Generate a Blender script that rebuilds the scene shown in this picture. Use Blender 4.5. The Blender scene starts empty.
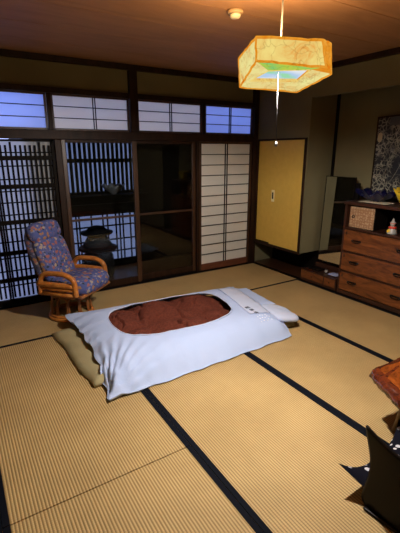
import bpy, bmesh, math, random
from mathutils import Vector, Matrix, noise
random.seed(7)
sc = bpy.context.scene
C = sc.collection
PI = math.pi

# ---------------------------------------------------------------- materials
def mat(name, col, rough=.6, metal=0., spec=.5):
    m = bpy.data.materials.new(name); m.use_nodes = True
    b = m.node_tree.nodes['Principled BSDF']
    b.inputs['Base Color'].default_value = (*col, 1)
    b.inputs['Roughness'].default_value = rough
    b.inputs['Metallic'].default_value = metal
    b.inputs['Specular IOR Level'].default_value = spec
    return m
def nodes(m): return m.node_tree.nodes, m.node_tree.links, m.node_tree.nodes['Principled BSDF']
def coords(m, scale=(1,1,1), kind='Object', rot=(0,0,0)):
    n, l, b = nodes(m)
    if kind == 'Position':
        t = n.new('ShaderNodeNewGeometry'); out = t.outputs['Position']
    else:
        t = n.new('ShaderNodeTexCoord'); out = t.outputs[kind]
    mp = n.new('ShaderNodeMapping'); mp.inputs['Scale'].default_value = scale; mp.inputs['Rotation'].default_value = rot
    l.new(out, mp.inputs['Vector'])
    return mp.outputs['Vector']
def ramp(m, src, stops, interp='LINEAR'):
    n, l, b = nodes(m)
    r = n.new('ShaderNodeValToRGB'); r.color_ramp.interpolation = interp
    e = r.color_ramp.elements
    while len(e) < len(stops): e.new(.5)
    for k, (p, c) in enumerate(stops):
        e[k].position = p; e[k].color = (*c, 1)
    l.new(src, r.inputs['Fac'])
    return r.outputs['Color']
def noise_tex(m, vec, scale, detail=4, rough=.55, dist=0.):
    n, l, b = nodes(m)
    t = n.new('ShaderNodeTexNoise'); t.inputs['Scale'].default_value = scale
    t.inputs['Detail'].default_value = detail; t.inputs['Roughness'].default_value = rough; t.inputs['Distortion'].default_value = dist
    l.new(vec, t.inputs['Vector']); return t.outputs['Fac']
def bump(m, src, strength, dist=.01):
    n, l, b = nodes(m)
    t = n.new('ShaderNodeBump'); t.inputs['Strength'].default_value = strength; t.inputs['Distance'].default_value = dist
    l.new(src, t.inputs['Height']); l.new(t.outputs['Normal'], b.inputs['Normal'])
def base(m, col):
    n, l, b = nodes(m); l.new(col, b.inputs['Base Color'])
def wood(name, dark, light, scale=(1,1,1), rough=.45, grain=6., spec=.5, kind='Object'):
    m = mat(name, light, rough, 0, spec)
    v = coords(m, scale, kind)
    f = noise_tex(m, v, grain, 6, .62, 1.2)
    base(m, ramp(m, f, [(.28, dark), (.5, tuple((a+b_)/2 for a, b_ in zip(dark, light))), (.72, light)]))
    bump(m, f, .08, .004)
    return m
def tatami_mat_material(name, axis):
    m = mat(name, (.5,.33,.12), .62, 0, .3)
    n, l, b = nodes(m)
    v = coords(m, (1,1,1), 'Position')
    w = n.new('ShaderNodeTexWave'); w.wave_type = 'BANDS'; w.bands_direction = axis; w.wave_profile = 'SIN'
    w.inputs['Scale'].default_value = .314*1/.0150; w.inputs['Distortion'].default_value = .25; w.inputs['Detail'].default_value = 1
    l.new(v, w.inputs['Vector'])
    c1 = ramp(m, w.outputs['Fac'], [(.0, (.24,.15,.055)), (.34, (.48,.325,.135)), (1., (.56,.385,.165))])
    # finer cross weave: threads crossing the ridges
    w2 = n.new('ShaderNodeTexWave'); w2.wave_type = 'BANDS'; w2.bands_direction = 'Y' if axis == 'X' else 'X'
    w2.inputs['Scale'].default_value = .314/.011; w2.inputs['Distortion'].default_value = .4
    l.new(v, w2.inputs['Vector'])
    big = noise_tex(m, coords(m, (1.,1.,1), 'Position'), 2.3, 4, .6)
    mx = n.new('ShaderNodeMix'); mx.data_type = 'RGBA'; mx.blend_type = 'MULTIPLY'; mx.inputs['Factor'].default_value = 1
    l.new(c1, mx.inputs[6]); l.new(ramp(m, big, [(.3, (.84,.82,.8)), (.7, (1.05,1.05,1.05))]), mx.inputs[7])
    mx2 = n.new('ShaderNodeMix'); mx2.data_type = 'RGBA'; mx2.blend_type = 'MULTIPLY'; mx2.inputs['Factor'].default_value = 1
    l.new(mx.outputs[2], mx2.inputs[6]); l.new(ramp(m, w2.outputs['Fac'], [(0., (.88,.88,.86)), (.6, (1,1,1))]), mx2.inputs[7])
    base(m, mx2.outputs[2])
    bump(m, w.outputs['Fac'], .45, .004)
    return m
M = {}
M['tatami_y'] = tatami_mat_material('tatami_weave_lengthwise', 'X')
M['tatami_x'] = tatami_mat_material('tatami_weave_crosswise', 'Y')
M['heri'] = mat('tatami_border_cloth', (.004,.005,.009), .8, 0, .08)
def plaster(name, col):
    m = mat(name, col, .9, 0, .2)
    f = noise_tex(m, coords(m, (1,1,1), 'Position'), 60, 5, .7)
    g = noise_tex(m, coords(m, (1,1,1), 'Position'), 2.2, 3, .5)
    base(m, ramp(m, g, [(.3, tuple(c*.88 for c in col)), (.7, tuple(c*1.08 for c in col))]))
    bump(m, f, .25, .003)
    return m
M['plaster'] = plaster('olive_sand_plaster', (.150,.126,.064))
M['dark_wood'] = wood('dark_brown_timber', (.009,.004,.002), (.032,.013,.006), (1,1,.2), .5, 8, .15)
M['door_wood'] = wood('brown_door_timber', (.022,.009,.004), (.075,.031,.012), (1,1,.15), .4, 9, .4)
M['black_wood'] = wood('near_black_timber', (.003,.002,.0015), (.008,.005,.003), (1,1,.2), .65, 8, .08)
M['ceiling'] = wood('ceiling_cedar', (.29,.142,.066), (.40,.202,.096), (.3,1.5,1), .55, 4.5, .25, 'Position')
M['ceiling_gap'] = mat('ceiling_joint', (.02,.008,.004), .9)
M['toko_floor'] = wood('alcove_board', (.02,.008,.004), (.07,.028,.012), (2,.2,1), .28, 8)
def paper(name, col, tr):
    m = bpy.data.materials.new(name); m.use_nodes = True
    n, l = m.node_tree.nodes, m.node_tree.links
    n.remove(n['Principled BSDF'])
    d = n.new('ShaderNodeBsdfDiffuse'); t = n.new('ShaderNodeBsdfTranslucent'); x = n.new('ShaderNodeMixShader')
    d.inputs[0].default_value = (*col,1); t.inputs[0].default_value = (*col,1); x.inputs[0].default_value = tr
    l.new(d.outputs[0], x.inputs[1]); l.new(t.outputs[0], x.inputs[2]); l.new(x.outputs[0], n['Material Output'].inputs[0])
    return m
M['shoji'] = paper('shoji_paper', (.86,.83,.76), .42)
M['frost'] = paper('frosted_window_glass', (.38,.38,.38), .85)
M['lattice_paper'] = paper('lattice_door_paper', (.62,.62,.62), .58)
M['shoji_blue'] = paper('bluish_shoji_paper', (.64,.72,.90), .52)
def glass(name, tint, rough=0., gain=1.):
    m = bpy.data.materials.new(name); m.use_nodes = True
    n, l = m.node_tree.nodes, m.node_tree.links
    n.remove(n['Principled BSDF'])
    t = n.new('ShaderNodeBsdfTransparent'); g = n.new('ShaderNodeBsdfGlossy'); x = n.new('ShaderNodeMixShader'); f = n.new('ShaderNodeFresnel')
    t.inputs[0].default_value = (*tint,1); g.inputs['Roughness'].default_value = rough; f.inputs[0].default_value = 1.42
    l.new(f.outputs[0], x.inputs[0]); l.new(t.outputs[0], x.inputs[1]); l.new(g.outputs[0], x.inputs[2]); l.new(x.outputs[0], n['Material Output'].inputs[0])
    return m
M['glass'] = glass('door_glass', (.82,.85,.86))
M['fusuma'] = mat('gold_fusuma_paper', (.60,.37,.062), .55, 0, .4)
_f = noise_tex(M['fusuma'], coords(M['fusuma'], (1,1,1)), 14, 3); base(M['fusuma'], ramp(M['fusuma'], _f, [(.3,(.58,.36,.064)),(.7,(.63,.395,.072))]))
M['brass'] = mat('pale_brass', (.80,.68,.36), .4, 0)
M['iron'] = mat('black_iron', (.02,.018,.016), .35, .8)
M['chest'] = wood('reddish_zelkova', (.050,.013,.004), (.235,.074,.020), (1.2,.55,2.6), .32, 7, .4)
M['chest_dark'] = wood('dark_red_frame', (.020,.007,.004), (.06,.02,.01), (1,.3,1), .33, 7, .5)
M['lacquer'] = mat('black_lacquer', (.006,.004,.003), .34, 0, .12)
M['duvet'] = mat('white_cotton_cover', (.46,.56,.81), .85, 0, .2)
bump(M['duvet'], noise_tex(M['duvet'], coords(M['duvet'], (1,1,1)), 9, 5, .6, .6), .35, .015)
M['collar'] = mat('bleached_collar_cloth', (.56,.62,.80), .85, 0, .2)
M['quilt'] = mat('rust_brown_quilt', (.16,.040,.022), .9, 0, .15)
_f = noise_tex(M['quilt'], coords(M['quilt'], (1,1,1)), 60, 4, .6); base(M['quilt'], ramp(M['quilt'], _f, [(.3,(.085,.020,.012)),(.7,(.16,.043,.025))])); bump(M['quilt'], _f, .5, .006)
M['sheet'] = mat('khaki_sheet', (.36,.30,.16), .9, 0, .15)
bump(M['sheet'], noise_tex(M['sheet'], coords(M['sheet'], (1,1,1)), 10, 4, .6, .5), .4, .012)
M['ink'] = mat('grey_ink', (.10,.11,.15), .8)
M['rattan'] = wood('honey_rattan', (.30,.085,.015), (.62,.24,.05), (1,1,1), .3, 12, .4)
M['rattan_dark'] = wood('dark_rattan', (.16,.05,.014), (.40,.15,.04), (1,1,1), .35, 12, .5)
def floral(name, ground, k):
    m = mat(name, ground, .85, 0, .2)
    n, l, b = nodes(m)
    v = coords(m, (1,1,1))
    nz = n.new('ShaderNodeTexNoise'); nz.inputs['Scale'].default_value = 22; l.new(v, nz.inputs['Vector'])
    ad = n.new('ShaderNodeMix'); ad.data_type = 'VECTOR'; ad.inputs['Factor'].default_value = .045
    l.new(v, ad.inputs[4]); l.new(nz.outputs['Color'], ad.inputs[5])
    def layer(sc_, th, stops, prev):
        vo = n.new('ShaderNodeTexVoronoi'); vo.inputs['Scale'].default_value = sc_; l.new(ad.outputs[1], vo.inputs['Vector'])
        sep = n.new('ShaderNodeSeparateColor'); l.new(vo.outputs['Color'], sep.inputs[0])
        c = ramp(m, sep.outputs[0], stops, 'CONSTANT')
        lt = n.new('ShaderNodeMath'); lt.operation = 'LESS_THAN'; lt.inputs[1].default_value = th; l.new(vo.outputs['Distance'], lt.inputs[0])
        mx = n.new('ShaderNodeMix'); mx.data_type = 'RGBA'
        l.new(lt.outputs[0], mx.inputs['Factor']); l.new(prev, mx.inputs[6]); l.new(c, mx.inputs[7])
        return mx.outputs[2]
    rgb = n.new('ShaderNodeRGB'); rgb.outputs[0].default_value = (*ground,1)
    c = layer(36, .40, [(0,tuple(k*x for x in (.13,.13,.28))),(.35,tuple(k*x for x in (.035,.05,.07))),(.7,tuple(k*x for x in (.26,.25,.36)))], rgb.outputs[0])
    c = layer(27, .42, [(0,tuple(k*x for x in (.36,.14,.13))),(.3,ground),(.5,tuple(k*x for x in (.40,.20,.09))),(.72,ground),(.85,tuple(k*x for x in (.42,.34,.27)))], c)
    base(m, c)
    return m
M['floral'] = floral('blue_floral_tapestry', (.075,.095,.26), .85)
M['floral_dark'] = floral('dark_floral_tapestry', (.05,.05,.09), .55)
M['mirror'] = mat('mirror_silver', (.85,.87,.86), .02, 1.)
M['blue_glass'] = mat('cobalt_glass', (.003,.004,.028), .12, 0, .8)
M['yellow_glass'] = mat('yellow_glass', (.55,.36,.02), .15, 0, .7)
M['beige_cloth'] = mat('beige_doily', (.50,.43,.30), .9)
M['white_paint'] = mat('white_ceramic', (.34,.32,.29), .35)
M['red_paint'] = mat('red_ceramic', (.55,.05,.03), .35)
M['yellow_paint'] = mat('yellow_ceramic', (.75,.48,.05), .35)
M['plastic'] = mat('cream_plastic', (.72,.62,.42), .4)
M['cord'] = mat('ivory_cord', (.07,.065,.055), .6)
M['pull'] = mat('grey_pull_string', (.09,.09,.09), .7, 0, .1)
M['burl'] = wood('polished_red_burl', (.05,.008,.002), (.42,.10,.015), (1,1.6,2), .16, 5.5, .6)
M['bark'] = wood('lacquered_live_edge', (.02,.004,.002), (.16,.03,.008), (1,1,1), .2, 22, .6)
M['brown_leg'] = mat('bronze_leg', (.16,.10,.05), .35, .4)
M['steel'] = mat('screw_brass', (.8,.62,.2), .25, 1.)
M['dark_stone'] = mat('charcoal_enamel', (.012,.012,.014), .6, 0, .2)
M['grey_stone'] = mat('grey_enamel', (.05,.053,.06), .6, 0, .2)
M['smoky_glass'] = mat('smoky_pressed_glass', (.25,.25,.27), .2, 0, .7)

# ---------------------------------------------------------------- mesh helpers
def obj(name, bm, m, parent=None, smooth=False, loc=None):
    me = bpy.data.meshes.new(name)
    bmesh.ops.recalc_face_normals(bm, faces=bm.faces)
    bm.to_mesh(me); bm.free()
    if smooth:
        for p in me.polygons: p.use_smooth = True
    me.materials.append(m if not isinstance(m, str) else M[m])
    o = bpy.data.objects.new(name, me); C.objects.link(o)
    if parent is not None: o.parent = parent
    if loc: o.location = loc
    return o
def thing(name, label, cat, loc=(0,0,0), rz=0., group=None):
    o = bpy.data.objects.new(name, None); C.objects.link(o); o.empty_display_size = .1
    o.location = loc; o.rotation_euler = (0,0,rz); o['label'] = label; o['category'] = cat
    if group: o['group'] = group
    return o
def tag(o, label, cat, group=None):
    o['label'] = label; o['category'] = cat
    if group: o['group'] = group
    return o
def structure(o, label=None, cat=None):
    o['kind'] = 'structure'
    if label: o['label'] = label
    if cat: o['category'] = cat
    return o
def B(): return bmesh.new()
def box(bm, x0, x1, y0, y1, z0, z1, bev=0., mtx=None):
    r = bmesh.ops.create_cube(bm, size=1)
    for v in r['verts']:
        v.co = Vector(((x0+x1)/2 + v.co.x*(x1-x0), (y0+y1)/2 + v.co.y*(y1-y0), (z0+z1)/2 + v.co.z*(z1-z0)))
    vs = r['verts']
    if bev > 0:
        es = list({e for v in vs for e in v.link_edges})
        rb = bmesh.ops.bevel(bm, geom=es, offset=bev, segments=2, affect='EDGES', profile=.5)
        vs = [v for v in rb['verts']] + [v for v in vs if v.is_valid]
        vs = list(set(vs))
    if mtx is not None: bmesh.ops.transform(bm, matrix=mtx, verts=vs)
    return bm
def bx(*a, **k): return box(B(), *a, **k)
def tube(bm, pts, r, seg=10, closed=False, cap=True, radii=None):
    pts = [Vector(p) for p in pts]; n = len(pts); rings = []
    prev = None
    for i, p in enumerate(pts):
        a = pts[(i-1) % n] if (closed or i > 0) else p
        b = pts[(i+1) % n] if (closed or i < n-1) else p
        t = (b-a).normalized()
        if prev is None:
            u = t.orthogonal().normalized()
        else:
            u = (prev - t*prev.dot(t)).normalized()
        prev = u; w = t.cross(u)
        rr = radii[i] if radii else r
        rings.append([bm.verts.new(p + u*rr*math.cos(2*PI*k/seg) + w*rr*math.sin(2*PI*k/seg)) for k in range(seg)])
    for i in range(n if closed else n-1):
        A, Bq = rings[i], rings[(i+1) % n]
        off = 0
        if closed and i == n-1:   # match seam twist
            off = min(range(seg), key=lambda s: (A[0].co-Bq[s].co).length)
        for k in range(seg):
            bm.faces.new((A[k], A[(k+1) % seg], Bq[(k+1+off) % seg], Bq[(k+off) % seg]))
    if cap and not closed:
        bm.faces.new(rings[0]); bm.faces.new(rings[-1])
    return bm
def smooth_path(pts, n=6, closed=False):
    P = [Vector(p) for p in pts]; out = []; m = len(P)
    for i in range(m if closed else m-1):
        if closed: p0,p1,p2,p3 = P[(i-1)%m],P[i],P[(i+1)%m],P[(i+2)%m]
        else: p0,p1,p2,p3 = P[max(i-1,0)],P[i],P[i+1],P[min(i+2,m-1)]
        for k in range(n):
            t = k/n
            out.append(.5*((2*p1)+(p2-p0)*t+(2*p0-5*p1+4*p2-p3)*t*t+(3*p1-p0-3*p2+p3)*t**3))
    if not closed: out.append(P[-1])
    return out
def lathe(bm, prof, cx=0, cy=0, seg=28, wob=None):
    rings = []
    for i, (r, z) in enumerate(prof):
        ring = []
        for k in range(seg):
            a = 2*PI*k/seg; rr, zz = r, z
            if wob: rr, zz = wob(r, z, a, i/(len(prof)-1))
            ring.append(bm.verts.new((cx+rr*math.cos(a), cy+rr*math.sin(a), zz)))
        rings.append(ring)
    for A, Bq in zip(rings, rings[1:]):
        for k in range(seg): bm.faces.new((A[k], A[(k+1)%seg], Bq[(k+1)%seg], Bq[k]))
    bm.faces.new(rings[0]); bm.faces.new(rings[-1])
    return bm
def pillow(w, h, th, p=5., n=18, m=44, bulge=.55, fn=None, flat=.0):
    """closed cushion in the XY plane, outline a superellipse w x h, thickness th along Z (bottom at 0 when flat=1)"""
    bm = B(); top = []; bot = []
    for j in range(n):
        r = (j+1)/n; rt, rb = [], []
        for k in range(m):
            a = 2*PI*k/m; c, s = math.cos(a), math.sin(a)
            q = (abs(c)**p + abs(s)**p)**(-1/p)
            x, y = w/2*q*c*r, h/2*q*s*r
            z = th/2*max(0., 1-r**(2+6*bulge))**.5
            zt, zb = z, -z*(1-flat)
            if fn: zt += fn(x, y, r)
            rt.append(bm.verts.new((x,y,zt + (th/2*flat if False else 0))))
            rb.append(bm.verts.new((x,y,zb)) if j < n-1 else rt[-1])
        top.append(rt); bot.append(rb)
    for L, sgn in ((top,1),(bot,-1)):
        zc = th/2*(1 if sgn > 0 else -(1-flat)) + (fn(0,0,0) if fn and sgn > 0 else 0)
        c0 = bm.verts.new((0,0,zc))
        for k in range(m):
            bm.faces.new((c0, L[0][k], L[0][(k+1)%m]))
            for j in range(n-1):
                bm.faces.new((L[j][k], L[j][(k+1)%m], L[j+1][(k+1)%m], L[j+1][k]))
    return bm
def xf(bm, mtx): bmesh.ops.transform(bm, matrix=mtx, verts=bm.verts); return bm
def nz(x, y, z=0.): return noise.noise(Vector((x,y,z)))

# ---------------------------------------------------------------- room
YB, XR, XT, ZC = 4.286, 3.55, 4.0, 2.43      # back wall, alcove line, alcove back, ceiling
XL, YF = -1.0, -1.3
o = structure(obj('floor', bx(XL-.1, XR-.002, YF-.1, YB-.03, -.12, -.06), 'black_wood'))
o = structure(obj('wall_left', bx(XL-.1, XL, YF-.1, YB+.1, -.1, ZC), 'plaster'))
o = structure(obj('wall_front', bx(XL, XT+.1, YF-.1, YF, -.1, ZC), 'plaster'))
o = structure(obj('wall_right', bx(XT, XT+.1, YF, YB+.1, -.1, ZC), 'plaster'))
bm = B()
box(bm, XL, XR+.45, YB, YB+.06, 2.115, ZC-.0)
box(bm, XL, -.09, YB, YB+.06, -.1, 2.115)
box(bm, XR+.03, XT, YB, YB+.06, -.1, 2.115)
structure(obj('wall_back', bm, 'plaster'))
bm = B()
box(bm, XR, XR+.04, 3.33, YB-.001, 1.705, ZC-.0)           # plaster over the hanging cabinet
structure(obj('wall_cabinet', bm, 'plaster'))
structure(obj('wall_alcove', bx(XR+.002, XT-.001, 3.335, 3.372, .335, ZC), 'plaster'))
structure(obj('wall_lintel', bx(XR+.002, XR+.07, YF, 3.333, 2.128, ZC), 'plaster'))
structure(obj('wall_side', bx(XR+.075, XT-.001, YF+.001, 1.40, .013, ZC), 'plaster'))
structure(obj('floor_alcove', bx(XR, XT-.001, YF+.001, YB-.001, -.1, .008), 'toko_floor'))
structure(obj('wall_darkening_sheet', bx(XT-.03, XT-.0015, 3.336, YB-.001, .009, .334), 'black_wood'))  # dark sheet added over the plaster to blacken the space under the cabinet
# ceiling: boards with dark joints
ce = structure(obj('ceiling', bx(XL-.1, XT+.1, YF-.1, YB+.1, ZC+.012, ZC+.06), 'ceiling_gap'))
y = YF-.1; k = 0
edges = [YB+.1] + [2.845+.475*2, 2.845+.475, 2.845, 2.37, 1.895, 1.42, .945, .47, -.005, -.48, -.955, YF-.1]
bmc = B()
for a, b_ in zip(edges, edges[1:]): box(bmc, XL-.1, XT+.1, b_+.0035, a-.0035, ZC, ZC+.011)
structure(obj('ceiling_board', bmc, 'ceiling'))
# trim
structure(obj('trim_1', bx(XL, XR-.001, YB-.045, YB-.001, ZC-.055, ZC-.001, .004), 'dark_wood'))
structure(obj('trim_2', bx(XR-.045, XR-.001, YF, YB-.046, ZC-.05, ZC-.001, .004), 'dark_wood'))
structure(obj('trim_3', bx(-.08, XR-.002, YB-.05, YB+.05, 1.668, 1.755, .004), 'dark_wood'))      # lintel with the door tracks
structure(obj('trim_4', bx(-.08, XR-.002, YB-.03, YB+.04, 2.098, 2.15, .004), 'dark_wood'))      # head of the transoms
structure(obj('trim_5', bx(1.765, 1.855, YB-.055, YB+.045, 1.756, ZC-.056, .004), 'dark_wood'))  # post
structure(obj('trim_6', bx(3.485, 3.575, YB-.06, YB+.05, -.09, ZC-.056, .005), 'dark_wood'))    # corner post
bm = B()
box(bm, XL, 3.484, YB-.03, YB+.05, -.09, .012, .003)
box(bm, .98, 2.64, YB-.022, YB-.016, .012, .02)
box(bm, .98, 2.64, YB+.014, YB+.02, .012, .02)
structure(obj('trim_7', bm, 'black_wood'))                                                      # sill
structure(obj('trim_8', bx(.945, 1.005, YB-.035, YB+.045, .013, 1.667, .004), 'dark_wood'))
structure(obj('trim_9', bx(2.615, 2.652, YB-.03, YB+.045, .013, 1.667, .003), 'dark_wood'))
structure(obj('trim_10', bx(.908, .95, YB-.028, YB+.04, 1.756, 2.097, .003), 'dark_wood'))
structure(obj('trim_11', bx(2.70, 2.74, YB-.028, YB+.04, 1.756, 2.097, .003), 'dark_wood'))
structure(obj('trim_12', bx(-.09, -.05, YB-.03, YB+.045, .013, 2.097, .003), 'dark_wood'))
structure(obj('trim_13', bx(XT-.03, XT-.002, 3.307, 3.334, .009, 2.42, .002), 'black_wood'))      # corner strip of the alcove
structure(obj('trim_14', bx(XR-.0015, XR+.045, YF+.002, YB-.061, -.059, .010, .003), 'black_wood'))    # edge board

# transom windows
def transom(n, x0, x1, mids, pp='shoji'):
    t = bpy.data.objects.new('window_%d' % n, None); C.objects.link(t); t.location = (x0, YB, 1.757); structure(t)
    w, h = x1-x0, .34
    bm = B()
    for a in ((0,.018,0,h),(w-.018,w,0,h),(0,w,0,.018),(0,w,h-.018,h)): box(bm, a[0], a[1], -.012, .012, a[2], a[3], .001)
    obj('frame', bm, 'door_wood', t)
    obj('paper_pane', bx(.01, w-.01, .006, .008, .01, h-.01), pp, t)
    bm = B()
    for z in (.34*h, .66*h): box(bm, .018, w-.018, -.006, .006, z-.004, z+.004)
    for m_ in mids:
        for d in (-.012, .012): box(bm, m_*w+d-.004, m_*w+d+.004, -.008, .005, .018, h-.018)
    obj('muntin', bm, 'dark_wood', t)
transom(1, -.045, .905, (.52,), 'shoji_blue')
transom(2, .953, 1.762, (.53,))
transom(3, 1.858, 2.697, (.5,))
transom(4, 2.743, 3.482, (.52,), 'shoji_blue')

# lattice door (left)
d = bpy.data.objects.new('door_1', None); C.objects.link(d); d.location = (-.045, YB, .014); structure(d)
bm = B(); w, h = .985, 1.65
for a in ((0,.035,0,h),(w-.03,w,0,h),(0,w,0,.055),(0,w,h-.02,h)): box(bm, a[0], a[1], -.018, .018, a[2], a[3], .002)
obj('frame', bm, 'black_wood', d)
obj('paper_pane', bx(.02, w-.02, .012, .014, .03, h-.01), 'lattice_paper', d)
bm = B()
x = .05; k = 0
while x < w-.04:
    box(bm, x-.0095, x+.0095, -.014, .000, .075, h-.055-(.0 if k % 6 else -.03)); x += .0442; k += 1
obj('slat', bm, 'black_wood', d)['kind'] = 'stuff'
bm = B()
for z in (1.475, 1.205, .855, .545, .265): box(bm, .03, w-.03, -.017, .003, z-.021, z+.021)
for z in (1.527, 1.40, 1.275, 1.16, 1.05, .93, .79, .66, .495, .36, .20): box(bm, .03, w-.03, -.010, .002, z-.006, z+.006)
for xx in (.40, .425): box(bm, xx-.009, xx+.009, -.016, .001, .05, h-.02)
obj('rail', bm, 'black_wood', d)

# glass doors
def glass_door(n, x0, x1, yo):
    t = bpy.data.objects.new('door_%d' % n, None); C.objects.link(t); t.location = (x0, YB+yo, .021); structure(t)
    w, h = x1-x0, 1.645
    for a in ((0, .042), (w-.042, w)): obj('stile', bx(a[0], a[1], -.015, .015, 0, h, .004), 'door_wood', t)
    obj('rail', bx(.042, w-.042, -.013, .013, 0, .075, .003), 'dark_wood', t)
    obj('rail', bx(.042, w-.042, -.013, .013, h-.03, h, .003), 'dark_wood', t)
    obj('rail', bx(.042, w-.042, -.012, .012, .802, .826, .003), 'door_wood', t)
    obj('glass_pane', bx(.04, w-.04, -.002, .002, .07, .804), 'glass', t)
    obj('glass_pane', bx(.04, w-.04, -.002, .002, .824, h-.028), 'glass', t)
glass_door(2, 1.007, 1.815, -.018)
glass_door(3, 1.80, 2.613, .017)

# shoji door (right)
t = bpy.data.objects.new('door_4', None); C.objects.link(t); t.location = (2.655, YB-.012, .014); structure(t)
w, h = .828, 1.653
bm = B()
for a in ((0,.03,0,h),(w-.03,w,0,h),(0,w,h-.025,h)): box(bm, a[0], a[1], -.015, .015, a[2], a[3], .003)
obj('frame', bm, 'door_wood', t)
obj('kick_board', bx(.03, w-.03, -.012, .012, 0, .085, .002), wood('redwood_kick_board', (.07,.018,.008), (.17,.055,.025), (.6,1,3), .35, 7), t)
obj('paper_pane', bx(.02, w-.02, .006, .008, .07, h-.01), 'shoji', t)
bm = B()
for k in range(1, 12):
    z = .085 + (h-.11)*k/12; box(bm, .03, w-.03, -.006, .006, z-.0045, z+.0045)
for dx in (-.016, .016): box(bm, w/2+dx-.0045, w/2+dx+.0045, -.009, .005, .085, h-.025)
obj('muntin', bm, 'dark_wood', t)

# ---------------------------------------------------------------- veranda beyond the glass; its stretch behind the shoji is added to block sky
YO = 5.25
structure(obj('floor_veranda', bx(.7, 3.66, YB+.052, YO-.001, -.12, -.03), 'toko_floor'))
structure(obj('ceiling_veranda_skyblock', bx(.66, 3.70, YB+.062, YO+.04, 1.70, 1.745), 'black_wood'))  # unseen roof, kept low so sky lights the transoms, lengthened to shade the shoji
structure(obj('wall_veranda_left', bx(.66, .70, YB+.062, YO+.04, -.12, 1.699), 'black_wood'))
structure(obj('wall_veranda_skyblock', bx(3.66, 3.70, YB+.062, YO+.04, -.12, 1.699), 'black_wood'))  # unseen end wall, moved out to close the shoji off from the sky
bm = B()
box(bm, .7, .74, YO, YO+.04, -.12, 1.70); box(bm, .74, 1.14, YO, YO+.04, .735, 1.035); box(bm, .74, 1.14, YO, YO+.04, -.12, .735); box(bm, .74, 1.14, YO, YO+.04, 1.688, 1.70); box(bm, 2.20, 3.66, YO, YO+.04, -.12, 1.70)
box(bm, 1.14, 2.20, YO, YO+.04, -.12, .05); box(bm, 1.14, 2.20, YO, YO+.04, .735, 1.035); box(bm, 1.14, 2.20, YO, YO+.04, 1.688, 1.70)
box(bm, 1.0, 2.3, YO-.03, YO, .975, 1.03); box(bm, 1.0, 2.3, YO-.05, YO, .83, .87)
structure(obj('wall_veranda_outer', bm, 'black_wood'))
t = bpy.data.objects.new('window_5', None); C.objects.link(t); t.location = (.74, YO, 1.035); structure(t)
obj('pane', bx(0, 1.46, .018, .022, 0, .65), 'frost', t)
bm = B(); x = .02
while x < 1.43: box(bm, x, x+.039, .009, .016, 0, .65); x += .0625
obj('slat', bm, 'black_wood', t)['kind'] = 'stuff'
obj('rail', bx(0, 1.46, -.002, .022, .375, .425), 'black_wood', t)
t = bpy.data.objects.new('window_6', None); C.objects.link(t); t.location = (1.14, YO, .05); structure(t)
obj('pane', bx(0, 1.06, .030, .034, 0, .685), 'frost', t)
bm = B()
for x in (.0, .045, .195, .235, .40, .56, .625, .745, .80, .85, .96, 1.03): box(bm, x, x+.018, .003, .02, 0, .685)
for z in (.0, .13, .30, .50, .665): box(bm, 0, 1.06, .0, .02, z, z+.018)
obj('muntin', bm, 'black_wood', t)
# urn
u = thing('lidded_urn', 'dark dome-capped urn on a round pedestal beyond the left glass door', 'urn', (1.50, 4.9, -.03))
obj('cap', lathe(B(), [(.001,.67),(.05,.668),(.09,.655),(.12,.63),(.135,.605),(.20,.595),(.205,.58),(.19,.565),(.10,.56),(.001,.56)]), 'dark_stone', u, True)
obj('neck', lathe(B(), [(.11,.558),(.125,.53),(.16,.47),(.19,.42),(.10,.41)]), 'grey_stone', u, True)
obj('tray', lathe(B(), [(.19,.409),(.235,.40),(.25,.385),(.24,.365),(.15,.345),(.10,.34)]), 'dark_stone', u, True)
obj('pedestal', lathe(B(), [(.10,.338),(.16,.33),(.19,.28),(.20,.15),(.19,.03),(.17,.0)]), 'dark_stone', u, True)
def wob(r, z, a, s): return r*(1+.05*s*math.cos(9*a)), z + .028*s**3*abs(math.cos(4.5*a))
bm = lathe(B(), [(.035,.0),(.04,.012),(.075,.035),(.13,.07),(.155,.105),(.145,.105),(.12,.075),(.06,.042),(.01,.03)], seg=72, wob=lambda r,z,a,s: wob(r,z,a,min(1,r/.15)))
tag(obj('glass_bowl', bm, 'smoky_glass', None, True, (1.83, 5.10, 1.005)), 'smoky scalloped glass bowl on the ledge under the slatted window', 'bowl')
structure(obj('trim_15', bx(1.0, 2.3, 4.98, YO-.031, .985, 1.004), 'black_wood'))

# ---------------------------------------------------------------- tatami mats
def tatami(x0, x1, y0, y1, along, label):
    t = thing('tatami_mat', label, 'tatami mat', ((x0+x1)/2, (y0+y1)/2, -.055), 0, None)
    w, h = (x1-x0)/2-.001, (y1-y0)/2-(.002 if along == 'y' else .001)
    b = .030
    if along == 'y':
        obj('woven_surface', bx(-w, w, -h, h, 0, .055, .003), 'tatami_y', t)
        for s in (-1, 1): obj('border', bx(min(s*w,s*(w-b)), max(s*w,s*(w-b)), -h, h, .052, .0566, .001), 'heri', t)
    else:
        obj('woven_surface', bx(-w, w, -h, h, 0, .055, .003), 'tatami_x', t)
        for s in (-1, 1): obj('border', bx(-w, w, min(s*h,s*(h-b)), max(s*h,s*(h-b)), .052, .0566, .001), 'heri', t)
X = (-.032, .907, 1.812, 2.675, 3.548)
tatami(-.94, X[0], YF, 1.2, 'y', 'tatami mat cut off at the bottom left corner, beyond its black border')
tatami(-.94, X[0], 1.2, 3.33, 'y', 'tatami mat against the left edge of the photo, left of the futon')
tatami(X[0], X[1], -.28, 1.547, 'y', 'tatami mat nearest the viewer at the lower left, below the thin seam')
tatami(X[0], X[1], 1.547, 3.33, 'y', 'tatami mat running from the thin seam up under the left end of the futon')
tatami(-.94, X[2], 3.33, YB-.032, 'x', 'tatami mat under the rattan chair, along the lattice door')
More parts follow.
